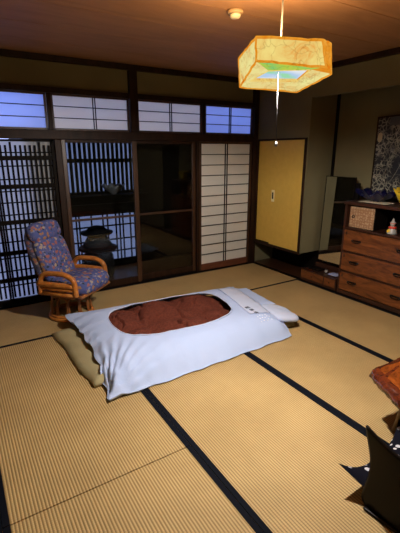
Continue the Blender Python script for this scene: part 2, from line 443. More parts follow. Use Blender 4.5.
tatami(X[2], X[4], 3.33, YB-.032, 'x', 'tatami mat in the far right corner, in front of the white shoji door')
tatami(X[1], X[2], .63, 2.45, 'y', 'tatami mat in the middle foreground between two wide black borders')
tatami(X[1], X[2], 2.45, 3.33, 'y', 'half tatami mat lying under the middle of the futon')
tatami(X[1], X[2], -1.19, .63, 'y', 'tatami mat under the black floor chair at the bottom right')
tatami(X[2], X[3], .63, 2.45, 'y', 'tatami mat between the two borders right of the futon, up to the burl table tip')
tatami(X[2], X[3], 2.45, 3.33, 'y', 'half tatami mat under the pillow end of the futon')
tatami(X[3], X[4], 1.50, 3.33, 'y', 'tatami mat along the front of the drawer chest and the dressing mirror')
tatami(X[3], X[4], -.32, 1.50, 'y', 'tatami mat at the right edge behind the burl table, below the chest')
tatami(X[2], X[3], -1.19, .63, 'y', 'tatami mat under the burl table, outside the lower right of the photo')

# ---------------------------------------------------------------- hanging cabinet
t = thing('hanging_cabinet', 'hanging wall cabinet with gold sliding doors in dark frame beside the shoji', 'cabinet', (XR, 3.85, .335))
y0, y1, h = -.475, .370, 1.365            # local y range, height
bm = B(); box(bm, .012, .43, y0+.002, y1, .0, .025); box(bm, .012, .43, y0+.002, y1, h-.02, h)
box(bm, .40, .43, y0+.002, y1, .02, h-.015)
obj('body', bm, 'black_wood', t)
bm = B()
box(bm, -.012, .03, y0-.022, y0+.010, -.02, h+.004, .003); box(bm, -.010, .03, y1-.012, y1+.002, -.02, h+.004, .003)
box(bm, -.012, .03, y0+.010, y1-.012, -.02, .012, .003); box(bm, -.012, .03, y0+.010, y1-.012, h-.016, h+.004, .003)
obj('frame', bm, 'dark_wood', t)
ym = .07
l_ = obj('door', bx(.014, .026, ym-.01, y1-.013, .013, h-.017, .001), 'fusuma', t)
r_ = obj('door', bx(-.001, .011, y0+.011, ym, .013, h-.017, .001), 'fusuma', t)
bm = B(); box(bm, -.006, -.001, .004, .058, .585, .735, .002)
pl = obj('door_pull', bm, 'brass', r_)
bm = B(); box(bm, -.0075, -.006, .018, .044, .62, .705, .0005); obj('pull_recess', bm, 'iron', pl)

# ---------------------------------------------------------------- dressing mirror
t = thing('dressing_mirror', 'low wooden dressing stand with a tall mirror, left of the drawer chest', 'dressing mirror', (3.565, 3.045, .011))
obj('body', bx(0, .33, -.265, .27, .0, .135, .003), 'chest_dark', t)
for a, nm in (((-.085, .26), 'drawer'), ((-.255, -.10), 'drawer')):
    dd = obj(nm, bx(-.007, .0, a[0], a[1], .03, .122, .003), 'chest', t)
    obj('knob', bx(-.014, -.007, (a[0]+a[1])/2-.012, (a[0]+a[1])/2+.012, .07, .08, .002), 'iron', dd)
obj('raised_back', bx(.255, .33, -.265, .27, .135, .185, .003), 'chest_dark', t)
bm = B()
for s in (-.10, .15): box(bm, .282, .30, s-.012, s+.012, .186, .8, .003)
box(bm, .265, .30, -.235, -.192, .186, 1.20, .003)
obj('post', bm, 'black_wood', t)
bm = B()
for a in ((-.188,-.180,.235,1.262),(.216,.221,.235,1.262),(-.188,.221,.230,.238),(-.188,.221,1.255,1.262)): box(bm, .228, .252, a[0], a[1], a[2], a[3], .001)
tilt = Matrix.Translation((.24,0,.235)) @ Matrix.Rotation(math.radians(1.6),4,'Y') @ Matrix.Translation((-.24,0,-.235))
xf(bm, tilt)
obj('mirror_frame', bm, 'black_wood', t)
obj('mirror_glass', xf(bx(.232, .246, -.182, .217, .237, 1.256, .001), tilt), 'mirror', t)
cl = pillow(.11, .13, .012, 6, 8, 32, .8); xf(cl, Matrix.Translation((3.68, 2.90, .157)))
tag(obj('folded_cloth', cl, mat('pale_blue_cloth', (.30,.33,.52), .8), None, True), 'pale blue folded cloth on the right of the dressing stand', 'cloth')
t2 = thing('hair_brush', 'small black and white hair brush on the dressing stand', 'hair brush', (3.70, 3.04, .148), .6)
obj('brush_head', xf(pillow(.07,.04,.024,2.5,6,20,.4), Matrix.Translation((0,0,.012))), 'white_paint', t2, True)
obj('handle', tube(B(), [(.03,0,.012),(.07,.005,.012),(.11,.01,.012)], .006, 8), 'lacquer', t2, True)
tag(obj('vanity_case', bx(3.63, 3.75, 3.10, 3.26, .147, .170, .006), 'lacquer'), 'flat black vanity case on the left of the dressing stand', 'case')

# ---------------------------------------------------------------- chest of drawers
CY0, CY1 = 1.862, 2.750
t = thing('drawer_chest', 'low reddish wooden chest of three wide drawers under an open shelf', 'chest of drawers', (3.557, 2.306, .011))
L = (CY1-CY0)/2; D = .425
obj('body', bx(.016, D-.005, -L+.022, L-.022, .04, .735, .0), 'chest_dark', t)
for s in (-1, 1):
    obj('side_panel', bx(0, D, min(s*L,s*(L-.022)), max(s*L,s*(L-.022)), 0, 1.0, .002), 'chest_dark', t)
obj('back_panel', bx(D-.018, D-.002, -L+.022, L-.022, .735, 1.0), 'black_wood', t)
obj('top_board', bx(-.012, D, -L-.012, L+.012, 1.0, 1.030, .004), 'chest_dark', t)
obj('plinth', bx(.004, .03, -L+.022, L-.022, 0, .042, .002), 'chest_dark', t)
obj('shelf_board', bx(.0, D-.02, -L+.0225, L-.0225, .736, .756, .002), 'chest_dark', t)
def bail():
    bm = B()
    pts = [(-.001, -.048, .0), (-.016, -.046, -.005), (-.020, -.03, -.012), (-.021, 0, -.014), (-.020, .03, -.012), (-.016, .046, -.005), (-.001, .048, .0)]
    tube(bm, smooth_path(pts, 4), .0048, 8)
    for s in (-.048, .048): tube(bm, [(0,s,0),(-.008,s,0)], .010, 12)
    box(bm, -.003, -.0005, -.045, .045, -.008, .010, .001)
    return bm
for z0, z1 in ((.503, .728), (.280, .478), (.052, .252)):
    dr = obj('drawer', bx(-.006, .016, -L+.026, L-.026, z0, z1, .004), 'chest', t)
    for yy in (-.256, .256):
        hb = bail(); xf(hb, Matrix.Translation((-.006, yy, (z0+z1)/2+.012)))
        obj('handle', hb, 'iron', dr, True)
    obj('lock_plate', bx(-.008, -.0055, L-.065, L-.045, z1-.05, z1-.02, .001), 'chest_dark', dr)
# patterned box on the shelf
t = thing('parquetry_box', 'small box with a patterned marquetry door inside the open shelf of the chest', 'box', (3.60, 2.562, .768))
m = mat('marquetry_pattern', (.5,.3,.15), .45)
n, l, b = nodes(m); v = coords(m, (1,1,1))
vo = n.new('ShaderNodeTexVoronoi'); vo.inputs['Scale'].default_value = 34; vo.inputs['Randomness'].default_value = .3; l.new(v, vo.inputs['Vector'])
v2 = n.new('ShaderNodeTexVoronoi'); v2.inputs['Scale'].default_value = 95; l.new(v, v2.inputs['Vector'])
mm = n.new('ShaderNodeMath'); mm.operation = 'MULTIPLY_ADD'; mm.inputs[1].default_value = .6; l.new(v2.outputs['Distance'], mm.inputs[0]); l.new(vo.outputs['Distance'], mm.inputs[2])
base(m, ramp(m, mm.outputs[0], [(.12,(.58,.44,.29)),(.42,(.36,.20,.095)),(.62,(.50,.34,.20)),(.85,(.28,.14,.065))]))
obj('case', bx(.004, .22, -.148, .148, 0, .225, .002), 'lacquer', t)
pd = obj('door', bx(-.006, .004, -.142, .146, .004, .222, .001), m, t)
obj('ring_handle', tube(B(), [(-.012,.098+.014*math.cos(a), .118+.014*math.sin(a)) for a in [2*PI*k/14 for k in range(14)]], .0045, 8, True), 'iron', pd, True)
# figurine
t = thing('doll_figurine', 'small red, white and yellow doll figurine on the shelf of the chest', 'figurine', (3.625, 2.226, .768))
obj('robe', lathe(B(), [(.001,.0),(.045,.0),(.05,.01),(.042,.03),(.034,.055),(.028,.075),(.012,.082)]), 'white_paint', t, True)
obj('apron', xf(pillow(.05,.045,.02,2.2,6,20,.4), Matrix.Translation((-.034,.012,.026)) @ Matrix.Rotation(PI/2,4,'Y')), 'yellow_paint', t, True)
obj('sash', lathe(B(), [(.030,.052),(.038,.056),(.038,.07),(.030,.076)]), 'red_paint', t, True)
hd = obj('head', lathe(B(), [(.001,.078),(.018,.084),(.024,.10),(.018,.114),(.001,.12)]), 'white_paint', t, True)
obj('hat', lathe(B(), [(.027,.108),(.026,.114),(.012,.126),(.008,.145),(.001,.155)]), 'white_paint', hd, True)
obj('collar', lathe(B(), [(.02,.104),(.028,.106),(.028,.111),(.02,.113)]), 'red_paint', hd, True)
# things on the chest
tag(obj('doily', xf(pillow(.20,.34,.006,8,6,40,.9), Matrix.Translation((3.72, 2.50, 1.0445))), 'beige_cloth', None, True), 'beige cloth doily under the dark blue glass dish', 'doily')
def ruffle(r, z, a, s):
    f = min(1, r/.16); return r*(1+.16*f*f*math.sin(7*a)), z + .030*f**2*math.sin(7*a+1.2)
bm = lathe(B(), [(.001,.0),(.055,.0),(.06,.008),(.10,.03),(.15,.06),(.20,.092),(.193,.094),(.145,.068),(.09,.038),(.001,.02)], seg=84, wob=ruffle)
xf(bm, Matrix.Scale(.72, 4, (1,0,0)))
tag(obj('blue_dish', bm, 'blue_glass', None, True, (3.75, 2.53, 1.052)), 'dark blue ruffled glass dish on a beige doily on the chest', 'dish')
bm = lathe(B(), [(.001,.0),(.04,.0),(.045,.01),(.07,.045),(.10,.10),(.125,.15),(.118,.152),(.09,.10),(.06,.05),(.001,.025)], seg=60, wob=lambda r,z,a,s: (r*(1+.10*min(1,r/.12)*math.sin(6*a)), z+.02*min(1,r/.12)**2*math.sin(6*a)))
tag(obj('yellow_bowl', bm, 'yellow_glass', None, True, (3.70, 2.165, 1.0425)), 'yellow ruffled glass bowl on the chest at the right edge', 'bowl')
# framed picture
t = thing('framed_picture', 'framed dark picture of pale blossoming branches leaning on the alcove wall', 'picture', (3.935, 2.37, 1.062))
m = mat('painted_night_blossom', (.02,.02,.02), .4)
n, l, b = nodes(m); v = coords(m, (1,1,1))
vo = n.new('ShaderNodeTexVoronoi'); vo.feature = 'DISTANCE_TO_EDGE'; vo.inputs['Scale'].default_value = 26
nn = n.new('ShaderNodeTexNoise'); nn.inputs['Scale'].default_value = 9; l.new(v, nn.inputs['Vector'])
ad = n.new('ShaderNodeMix'); ad.data_type = 'VECTOR'; ad.inputs['Factor'].default_value = .12; l.new(v, ad.inputs[4]); l.new(nn.outputs['Color'], ad.inputs[5]); l.new(ad.outputs[1], vo.inputs['Vector'])
mk = noise_tex(m, v, 5.5, 3)
a1 = ramp(m, vo.outputs['Distance'], [(.03,(.26,.24,.18)),(.10,(.075,.07,.055)),(.19,(.006,.006,.008))])
a2 = ramp(m, mk, [(.40,(.0,.0,.0)),(.52,(1,1,1))])
mx = n.new('ShaderNodeMix'); mx.data_type = 'RGBA'; mx.inputs[6].default_value = (.012,.012,.014,1)
l.new(a2, mx.inputs['Factor']); l.new(a1, mx.inputs[7]); base(m, mx.outputs[2])
pv = []
pnl = obj('painting', bx(-.004, .004, -.33, .35, .012, .84), m, t)
bm = B()
for a in ((.35,.365,0,.855),(-.345,-.33,0,.855),(-.33,.35,0,.012),(-.33,.35,.84,.855)): box(bm, -.009, .010, a[0], a[1], a[2], a[3], .002)
obj('frame', bm, 'dark_wood', t)
obj('painted_moon', xf(pillow(.10,.055,.004,2.4,5,26,.8), Matrix.Translation((-.0045,.315,.645)) @ Matrix.Rotation(PI/2,4,'Y')), mat('painted_gold', (.42,.34,.20), .6), pnl)
obj('painted_sky', bx(-.0052,-.004,-.33,.22,.755,.84), mat('painted_grey', (.07,.08,.08), .6), pnl)
bm = B()
def branch(p, a, ln, r, dep):
    pts = [Vector(p)]; aa = a
    for k in range(5):
        aa += random.uniform(-.25,.25)
        pts.append(pts[-1] + Vector((0, math.cos(aa)*ln/5, math.sin(aa)*ln/5)))
    pts = [q for q in pts if -.32 < q.y < .34 and .02 < q.z < .83]
    if len(pts) < 2: return
    tube(bm, pts, r, 5)
    if dep > 0:
        for k in range(3): branch(random.choice(pts[1:]), aa+random.uniform(-1,1), ln*.65, r*.65, dep-1)
random.seed(5)
for k in range(9): branch((-.005, random.uniform(-.3,.28), random.uniform(.02,.45)), random.uniform(.8,2.4), .34, .0022, 2)
obj('painted_branches', bm, mat('painted_pale', (.17,.16,.12), .6), pnl)
t.rotation_euler = (math.radians(-2.2), math.radians(2.2), 0)

# ---------------------------------------------------------------- rattan chair
ch = thing('swivel_chair', 'rattan swivel armchair with blue floral cushions by the lattice door', 'chair', (.875, 3.735, .002), math.atan2(-.76, .65))
# local +X forward, +Y = the far (left of the sitter) side
bm = B(); tube(bm, [(.205*math.cos(2*PI*k/32), .205*math.sin(2*PI*k/32), .017) for k in range(32)], .016, 10, True)
tube(bm, [(.195*math.cos(2*PI*k/32), .195*math.sin(2*PI*k/32), .042) for k in range(32)], .012, 10, True)
bs = obj('base_ring', bm, 'rattan', ch, True, (-.026,-.03,0))
bm = B()
N = 11
for k in range(N):
    a0 = 2*PI*k/N; a1 = a0 + 2*PI/N*1.15; am = (a0+a1)/2
    pts = [(.19*math.cos(a0), .19*math.sin(a0), .03), (.182*math.cos(a0), .182*math.sin(a0), .14), (.172*math.cos((a0*2+am)/3), .172*math.sin((a0*2+am)/3), .205),
           (.170*math.cos(am), .170*math.sin(am), .225), (.172*math.cos((a1*2+am)/3), .172*math.sin((a1*2+am)/3), .205), (.182*math.cos(a1), .182*math.sin(a1), .14), (.19*math.cos(a1), .19*math.sin(a1), .03)]
    tube(bm, smooth_path(pts, 4), .009, 8)
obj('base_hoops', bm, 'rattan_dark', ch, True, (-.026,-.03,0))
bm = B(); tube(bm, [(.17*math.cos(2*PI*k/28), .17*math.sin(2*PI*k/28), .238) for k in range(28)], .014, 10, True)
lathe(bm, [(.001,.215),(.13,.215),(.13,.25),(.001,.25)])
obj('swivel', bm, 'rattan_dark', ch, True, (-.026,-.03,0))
bm = B()
tube(bm, smooth_path([(-.22,-.235,.27),(.2,-.235,.275),(.25,-.19,.275),(.25,.19,.275),(.2,.235,.275),(-.22,.235,.27)], 5), .016, 10)
tube(bm, [(-.2,-.235,.27),(-.2,.235,.27)], .016, 10); tube(bm, [(0,-.235,.27),(0,.235,.27)], .014, 10)
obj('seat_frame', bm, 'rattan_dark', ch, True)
st = pillow(.53, .50, .185, 4.5, 16, 52, .5, fn=lambda x,y,r: .006*math.sin(9*x)*(1-r) + .004*nz(x*9,y*9))
xf(st, Matrix.Translation((.045, 0, .338)) @ Matrix.Rotation(math.radians(-3),4,'Y'))
obj('seat_cushion', st, 'floral', ch, True)
RB = math.radians(19)
def backmat(h, off): return Matrix.Translation((-.135 , -.01, .335)) @ Matrix.Rotation(-RB,4,'Y') @ Matrix.Translation((off, 0, h)) @ Matrix.Rotation(PI/2,4,'Y') @ Matrix.Rotation(PI,4,'Z')
# in the pillow plane: local X -> up, local Y -> across, local Z -> forward
def bend(x,y,r): return 0
bk = pillow(.59, .45, .10, 3.4, 14, 60, .6); xf(bk, backmat(.285, -.03)); obj('back_shell', bk, 'floral_dark', ch, True)
bk = pillow(.485, .415, .13, 5.5, 14, 56, .45, fn=lambda x,y,r: .006*nz(x*8,y*8,3)); xf(bk, backmat(.215, .03)); obj('back_cushion', bk, 'floral', ch, True)
bk = pillow(.195, .42, .135, 3.6, 12, 48, .4); xf(bk, backmat(.500, .03)); obj('head_cushion', bk, 'floral', ch, True)
for s, nm in ((-1, 'armrest'), (1, 'armrest')):
    y = s*.285; dx0, dx1 = (.032, .008) if s < 0 else (0, -.03)
    AX = lambda P_: [(p[0]+dx0+(dx1-dx0)*(p[0]+.18)/.395, p[1], p[2]) for p in P_]
    bm = B()
    pts = [(-.175,y,.298),(-.18,y,.37),(-.165,y,.44),(-.11,y,.485),(.02,y,.497),(.12,y,.49),(.195,y,.45),(.215,y,.38),(.215,y,.298)]
    tube(bm, smooth_path(AX(pts), 6), .024, 12)
    ar = obj(nm, bm, 'rattan', ch, True)
    bm = B(); tube(bm, smooth_path(AX([(-.21,y-s*.004,.385),(-.05,y+s*.010,.39),(.20,y-s*.002,.39)]), 5), .026, 10)
    tube(bm, smooth_path(AX([(-.17,y,.350),(0,y+s*.006,.350),(.20,y,.350)]), 4), .018, 10)
    tube(bm, AX([(-.18,y,.305),(-.0,y,.302),(.215,y,.305)]), .018, 10)
    tube(bm, [(-.15,y,.285),(-.15,y-s*.06,.275)], .014, 8); tube(bm, [(.18,y,.275),(.18,y-s*.06,.275)], .014, 8)
    obj('arm_rail', bm, 'rattan', ar, True)

# ---------------------------------------------------------------- futon
# mattress with a khaki sheet
def slab(corners, z0, z1, n=60, m=40, edge=.05, wr=.006, seed=0):
    bm = B(); A,Bc,Cc,Dc = [Vector((*c,0)) for c in corners]
    g = []
    for j in range(m+1):
        row = []
        for i in range(n+1):
            s, t_ = i/n, j/m
            p = A*(1-s)*(1-t_)+Bc*s*(1-t_)+Cc*s*t_+Dc*(1-s)*t_
            dd = min(s*(Bc-A).length, (1-s)*(Bc-A).length, t_*(Dc-A).length, (1-t_)*(Dc-A).length)
            f = 1-math.exp(-dd/edge)
            ed = math.exp(-dd/.10)
            z = z0+(z1-z0)*f + wr*nz(p.x*7+seed,p.y*7) + .9*wr*ed*math.sin(38*(p.x+p.y)+6*nz(p.x*3,p.y*3))
            off = Vector((nz(p.x*4+seed, p.y*4, 5), nz(p.x*4, p.y*4+seed, 9), 0))*.03*ed
            row.append(bm.verts.new((p.x+off.x, p.y+off.y, max(.004, z))))
        g.append(row)
    for j in range(m):
        for i in range(n): bm.faces.new((g[j][i], g[j][i+1], g[j+1][i+1], g[j+1][i]))
    bd = [v for v in g[0]] + [g[j][n] for j in range(1,m+1)] + [g[m][i] for i in range(n-1,-1,-1)] + [g[j][0] for j in range(m-1,0,-1)]
    lo = [bm.verts.new((v.co.x, v.co.y, .003)) for v in bd]
    for k in range(len(bd)):
        k2 = (k+1) % len(bd); bm.faces.new((bd[k], lo[k], lo[k2], bd[k2]))
    bm.faces.new(lo)
    return bm
fm = slab([(.625,2.345),(2.50,2.36),(2.57,3.36),(.565,3.34)], .022, .075, edge=.06, wr=.006)
tag(obj('futon_mattress', fm, 'sheet', None, True), 'thin floor mattress in a khaki sheet under the white duvet', 'mattress')
# duvet
P_A, P_B, P_C, P_D = (Vector((.655,2.145,0)), Vector((2.325,2.205,0)), Vector((2.50,3.30,0)), Vector((.70,3.47,0)))
def plan(s, t_): return P_A*(1-s)*(1-t_)+P_B*s*(1-t_)+P_C*s*t_+P_D*(1-s)*t_
WX, WY = 1.72, 1.2
def duv(s, t_):
    p = plan(s, t_)
    s = min(1., max(0., s)); t_ = min(1., max(0., t_))
    ds, de, df, db = s*WX, (1-s)*WX, t_*WY, (1-t_)*WY
    ze_l, ze_r, ze_f, ze_b = .075+.06*t_, .115, .012, .10
    w = [math.exp(-x/.09) for x in (ds,de,df,db)]
    ws = sum(w)
    ze = (ze_l*w[0]+ze_r*w[1]+ze_f*w[2]+ze_b*w[3])/ws
    if ds < .25 and df < .25: ze = min(ze, .03)
    if de < .3: ze = ze*min(1, .25+df/.22) if df < .2 else ze
    dm = min(ds,de,df,db)
    ztop = .185 + .012*math.cos((s-.5)*3)
    prof = 1-math.exp(-(dm/.115)**1.25)
    z = ze + (ztop-ze)*prof
    # pleats gathering at the hems
    e_f = math.exp(-df/.13); e_l = math.exp(-ds/.13); e_r = math.exp(-de/.12)
    ph = 3*nz(p.x*2.5, 1.3)
    z += (.005+.016*math.exp(-ds/.35))*e_f*math.sin(46*p.x+ph) * (1-math.exp(-df/.02))
    z += .007*e_l*math.sin(34*p.y+5*nz(p.y*3,4.1))
    z += .008*e_r*math.sin(48*p.y+2*nz(p.y*3,7.7))
    z += .008*nz(p.x*3.1, p.y*3.1, 2) + .005*nz(p.x*8, p.y*8, 4) + .006*(e_f+e_l+e_r)*nz(p.x*22, p.y*22, 9)
    cr = math.exp(-((ds)**2+(df)**2)/.12)
    z += .020*cr*math.sin(34*math.atan2(df+.02, ds+.02))*(1-math.exp(-dm/.03))
    off = Vector(((.055*math.sin(PI*t_)-.010*math.sin(27*p.y+4*nz(p.y*4,2)))*e_l, -.006*e_f*math.sin(24*p.x+ph), 0))
    return Vector((p.x+off.x, p.y+off.y, max(.010, z)))
HC = (.467, .575); HA, HB = .314, .305; HP = 3.0       # window in the cover (superellipse in s,t)
bm = B(); NT, NR = 288, 40
def hole(a, k=1.):
    c, s = math.cos(a), math.sin(a)
    q = (abs(c)**HP+abs(s)**HP)**(-1/HP)
    return HC[0]+HA*k*q*c, HC[1]+HB*k*q*s*(1.0+.10*c)
def outer(a):
    c, s = math.cos(a)*HA, math.sin(a)*HB
    ts = []
    if c > 1e-9: ts.append((1-HC[0])/c)
    if c < -1e-9: ts.append(-HC[0]/c)
    if s > 1e-9: ts.append((1-HC[1])/s)
    if s < -1e-9: ts.append(-HC[1]/s)
    q = min(ts); return HC[0]+c*q, HC[1]+s*q
angs = [2*PI*k/NT for k in range(NT)]
# snap the nearest rays to the four corners of the cover
for cs, ct in ((0,0),(1,0),(1,1),(0,1)):
    a = math.atan2((ct-HC[1])/HB, (cs-HC[0])/HA) % (2*PI)
    k = min(range(NT), key=lambda i: abs(angs[i]-a)); angs[k] = a
rings = []
rim = []
for j in range(NR+1):
    f = (j/NR)
    f = 1-(1-f)**1.35
    row = []
    for a in angs:
        hs, ht = hole(a); os_, ot = outer(a)
        p = duv(hs+(os_-hs)*f, ht+(ot-ht)*f)
        if j == 0: p = p + Vector((0,0,-.010))
        row.append(bm.verts.new(p))
    rings.append(row)
# hem turned under
for dz, k in ((-.012, .006), (-.03, .03)):
    row = []
    for i, a in enumerate(angs):
        os_, ot = outer(a)
        c0 = rings[NR][i].co
        cen = plan(.5,.5); dv = (Vector((cen.x,cen.y,0))-Vector((c0.x,c0.y,0))).normalized()
        row.append(bm.verts.new((c0.x+dv.x*k, c0.y+dv.y*k, max(.008, c0.z+dz))))
    rings.append(row)
for A, Bq in zip(rings, rings[1:]):
    for k in range(NT): bm.faces.new((A[k], A[(k+1)%NT], Bq[(k+1)%NT], Bq[k]))
dv_t = thing('duvet', 'white duvet with a rounded window showing its rust brown filling, on the floor', 'duvet', (0,0,0))
cover = obj('cover', bm, 'duvet', dv_t, True)
sm = cover.modifiers.new('solid', 'SOLIDIFY'); sm.thickness = .004; sm.offset = -1
def quilt_z(s, t_):
    p = plan(s, t_)
    b = .5+.5*math.sin(p.x*13.5+1.5*nz(p.x*2.2,p.y*2.2,1)+.6)
    b2 = .5+.5*math.sin(p.y*12+1.7*nz(p.x*2.2,p.y*2.2,6)+2.2)
    puff = min(b**.5, b2**.5)
    fold = abs(nz(p.x*3.3+p.y*2, p.y*4.2-p.x*2, 8))
    fold2 = abs(nz(p.x*6-p.y*3, p.y*7+p.x*2, 3))
    d = math.hypot((s-HC[0])/HA, (t_-HC[1])/HB)
    z = duv(s, t_).z*0+.140 + .066*puff - .040*max(0,(.07-fold)/.07) - .012*max(0,(.07-fold2)/.07) + .007*nz(p.x*20,p.y*20,3) 
    right = max(0, min(1, ((s-HC[0])/HA-.55)/.35)); back = max(0, min(1, ((t_-HC[1])/HB-.70)/.3))
    z -= .028*max(right, back*.3)
    if d > .8: z -= .02*(d-.8)/.25
    dl = (abs((s-HC[0])/HA)**HP + abs((t_-HC[1])/(HB*(1+.10*(s-HC[0])/HA)))**HP)**(1/HP)
    if dl > .93: z = min(z, duv(s, t_).z - .016 - .03*max(0, dl-1))
    return z
bm = B(); g = []
qn, qm = 150, 84
for j in range(qm+1):
    row = []
    for i in range(qn+1):
        s = HC[0]+HA*1.22*(2*i/qn-1); t_ = HC[1]+HB*1.22*(2*j/qm-1)
        p = plan(s, t_); row.append(bm.verts.new((p.x, p.y, quilt_z(s,t_))))
    g.append(row)
for j in range(qm):
    for i in range(qn): bm.faces.new((g[j][i], g[j][i+1], g[j+1][i+1], g[j+1][i]))
obj('inner_quilt', bm, 'quilt', dv_t, True)
bm = B(); tube(bm, [duv(*hole(a)) + Vector((0,0,-.003)) for a in angs], .0045, 6, True)
obj('window_hem', bm, 'collar', dv_t, True)
def on_duvet(x, y):
    s = .5; t_ = .5
    for k in range(12):
        p = plan(s, t_); e = Vector((x-p.x, y-p.y, 0))
        s += e.x/WX; t_ += e.y/WY
    s = max(0,min(1,s)); t_ = max(0,min(1,t_))
    return max(duv(s+i*.004, t_+j*.004).z for i in (-1,0,1) for j in (-1,0,1) if 0<=s+i*.004<=1 and 0<=t_+j*.004<=1)
# collar cloth with three printed marks
bm = B(); g = []
cq = [Vector((2.052,2.455,0)), Vector((2.262,2.425,0)), Vector((2.44,3.13,0)), Vector((2.19,3.16,0))]
for j in range(31):
    row = []
    for i in range(11):
        s, t_ = i/10, j/30
        p = cq[0]*(1-s)*(1-t_)+cq[1]*s*(1-t_)+cq[2]*s*t_+cq[3]*(1-s)*t_
        row.append(bm.verts.new((p.x,p.y,on_duvet(p.x,p.y)+.004)))
    g.append(row)
for j in range(30):
    for i in range(10): bm.faces.new((g[j][i], g[j][i+1], g[j+1][i+1], g[j+1][i]))
cc = obj('collar_cloth', bm, 'collar', dv_t, True)
sm = cc.modifiers.new('solid', 'SOLIDIFY'); sm.thickness = .003; sm.offset = 1
glyphs = [[(0,.9,1,.9),(.5,0,.5,1),(0,.45,1,.45),(.1,.1,.9,.1),(.15,.1,.15,.7)],
          [(.1,.85,.9,.85),(.5,.1,.5,.85),(.15,.15,.15,.6),(.15,.6,.85,.6),(.85,.15,.85,.6),(.15,.15,.85,.15)],
          [(.5,.0,.5,1),(.05,.7,.95,.7),(.1,.1,.4,.6),(.9,.1,.6,.6),(.2,.35,.8,.35)]]
for gi, gl in enumerate(glyphs):
    ox, oy = 2.098, 2.600-.062*gi
    sz = .042
    bm = B()
    for x0, y0_, x1, y1_ in gl:
        # glyph 'up' runs along +X (towards the head end), 'right' along -Y
        pts = []
        for q in (0,.5,1):
            gx, gy = x0+(x1-x0)*q, y0_+(y1_-y0_)*q
            px, py = ox+gy*sz, oy-gx*sz
            pts.append((px, py, on_duvet(px,py)+.0085))
        tube(bm, pts, .0032, 5)
    obj('printed_mark', bm, 'ink', cc)
# embroidered dots
random.seed(3); th = mat('white_thread', (.85,.88,.98), .7)
for k in range(14):
    x, y = 2.085+.028*(k%5)+random.uniform(-.008,.008), 2.335+.034*(k//5)+random.uniform(-.008,.008)
    z = on_duvet(x,y)+.002
    obj('embroidered_dot', lathe(B(), [(.001,z-.004),(.006,z-.003),(.006,z),(.001,z+.0012)], x, y, 8), th, dv_t)
# pillow and towel at the head end
pw = pillow(.27, .38, .078, 4.2, 14, 56, .35, fn=lambda x,y,r: .006*nz(x*12,y*12,2)*(1-r*.3) + .006*math.sin(40*y)*max(0,r-.55))
xf(pw, Matrix.Translation((2.425, 2.49, .102)) @ Matrix.Rotation(math.radians(-8),4,'Z') @ Matrix.Rotation(math.radians(11),4,'Y'))
tag(obj('pillow', pw, 'collar', None, True), 'white pillow sticking out from under the right end of the duvet', 'pillow')
bm = slab([(2.36,2.745),(2.58,2.715),(2.645,3.235),(2.44,3.26)], .0, .018, 20, 40, .012, .0025, 3); xf(bm, Matrix.Translation((0,0,.083)))
tag(obj('folded_towel', bm, 'duvet', None, True), 'white folded towel beside the pillow at the head of the futon', 'towel')

# ---------------------------------------------------------------- pendant lamp
def shade_mat(name, col, e, tint=None):
    m = bpy.data.materials.new(name); m.use_nodes = True
    n, l, b = nodes(m); b.inputs['Roughness'].default_value = .6
    v = coords(m, (1,1,1))
    f = noise_tex(m, v, 9, 6, .65, 1.0)
    vo = n.new('ShaderNodeTexVoronoi'); vo.feature = 'DISTANCE_TO_EDGE'; vo.inputs['Scale'].default_value = 14
    nn = n.new('ShaderNodeTexNoise'); nn.inputs['Scale'].default_value = 12; nn.inputs['Detail'].default_value = 5; l.new(v, nn.inputs['Vector'])
    ad = n.new('ShaderNodeMix'); ad.data_type = 'VECTOR'; ad.inputs['Factor'].default_value = .12; l.new(v, ad.inputs[4]); l.new(nn.outputs['Color'], ad.inputs[5]); l.new(ad.outputs[1], vo.inputs['Vector'])
    vein = ramp(m, vo.outputs['Distance'], [(.0,(.45,.40,.30)),(.035,(1,1,1))])
    c = ramp(m, f, tint or [(.30, tuple(x*y for x,y in zip(col,(.95,.50,.20)))), (.46, col), (.70, tuple(min(1.1,x*1.25+.04) for x in col))])
    mx = n.new('ShaderNodeMix'); mx.data_type = 'RGBA'; mx.blend_type = 'MULTIPLY'; mx.inputs['Factor'].default_value = .5
    l.new(c, mx.inputs[6]); l.new(vein, mx.inputs[7])
    l.new(mx.outputs[2], b.inputs['Emission Color']); b.inputs['Emission Strength'].default_value = e
    b.inputs['Base Color'].default_value = (.0, .0, .0, 1); b.inputs['Specular IOR Level'].default_value = 0
    bump(m, f, .5, .01)
    return m
K = .37
M['shade_side'] = shade_mat('glowing_amber_paper', (1.0,.70,.20), 1.2*K)
M['shade_orange'] = shade_mat('glowing_orange_paper', (1.0,.36,.02), 1.1*K)
M['shade_pale'] = shade_mat('glowing_cream_paper', (1.0,.80,.30), 1.15*K)
M['shade_green'] = shade_mat('glowing_green_paper', (.5,.85,.12), 1.0*K, [(.3,(.28,.80,.25)),(.5,(.62,.85,.10)),(.7,(1.0,.80,.12))])
M['shade_top'] = shade_mat('glowing_top_paper', (1.0,.66,.32), 138.*K)
lb = [Vector(p) for p in ((1.268,1.547,1.947),(1.529,1.365,1.919),(1.659,1.445,1.914),(1.728,1.737,1.871),(1.456,1.908,1.897))]
lt = [Vector(p) for p in ((1.266,1.549,2.044),(1.512,1.384,2.030),(1.650,1.455,2.046),(1.715,1.727,2.030),(1.446,1.912,2.040))]
cen = sum((p for p in lb), Vector())/5
LO = Vector((1.486,1.622,1.90))
lamp = thing('paper_pendant_lamp', 'glowing amber paper pendant lamp hanging from the ceiling by a cord', 'pendant lamp', LO)
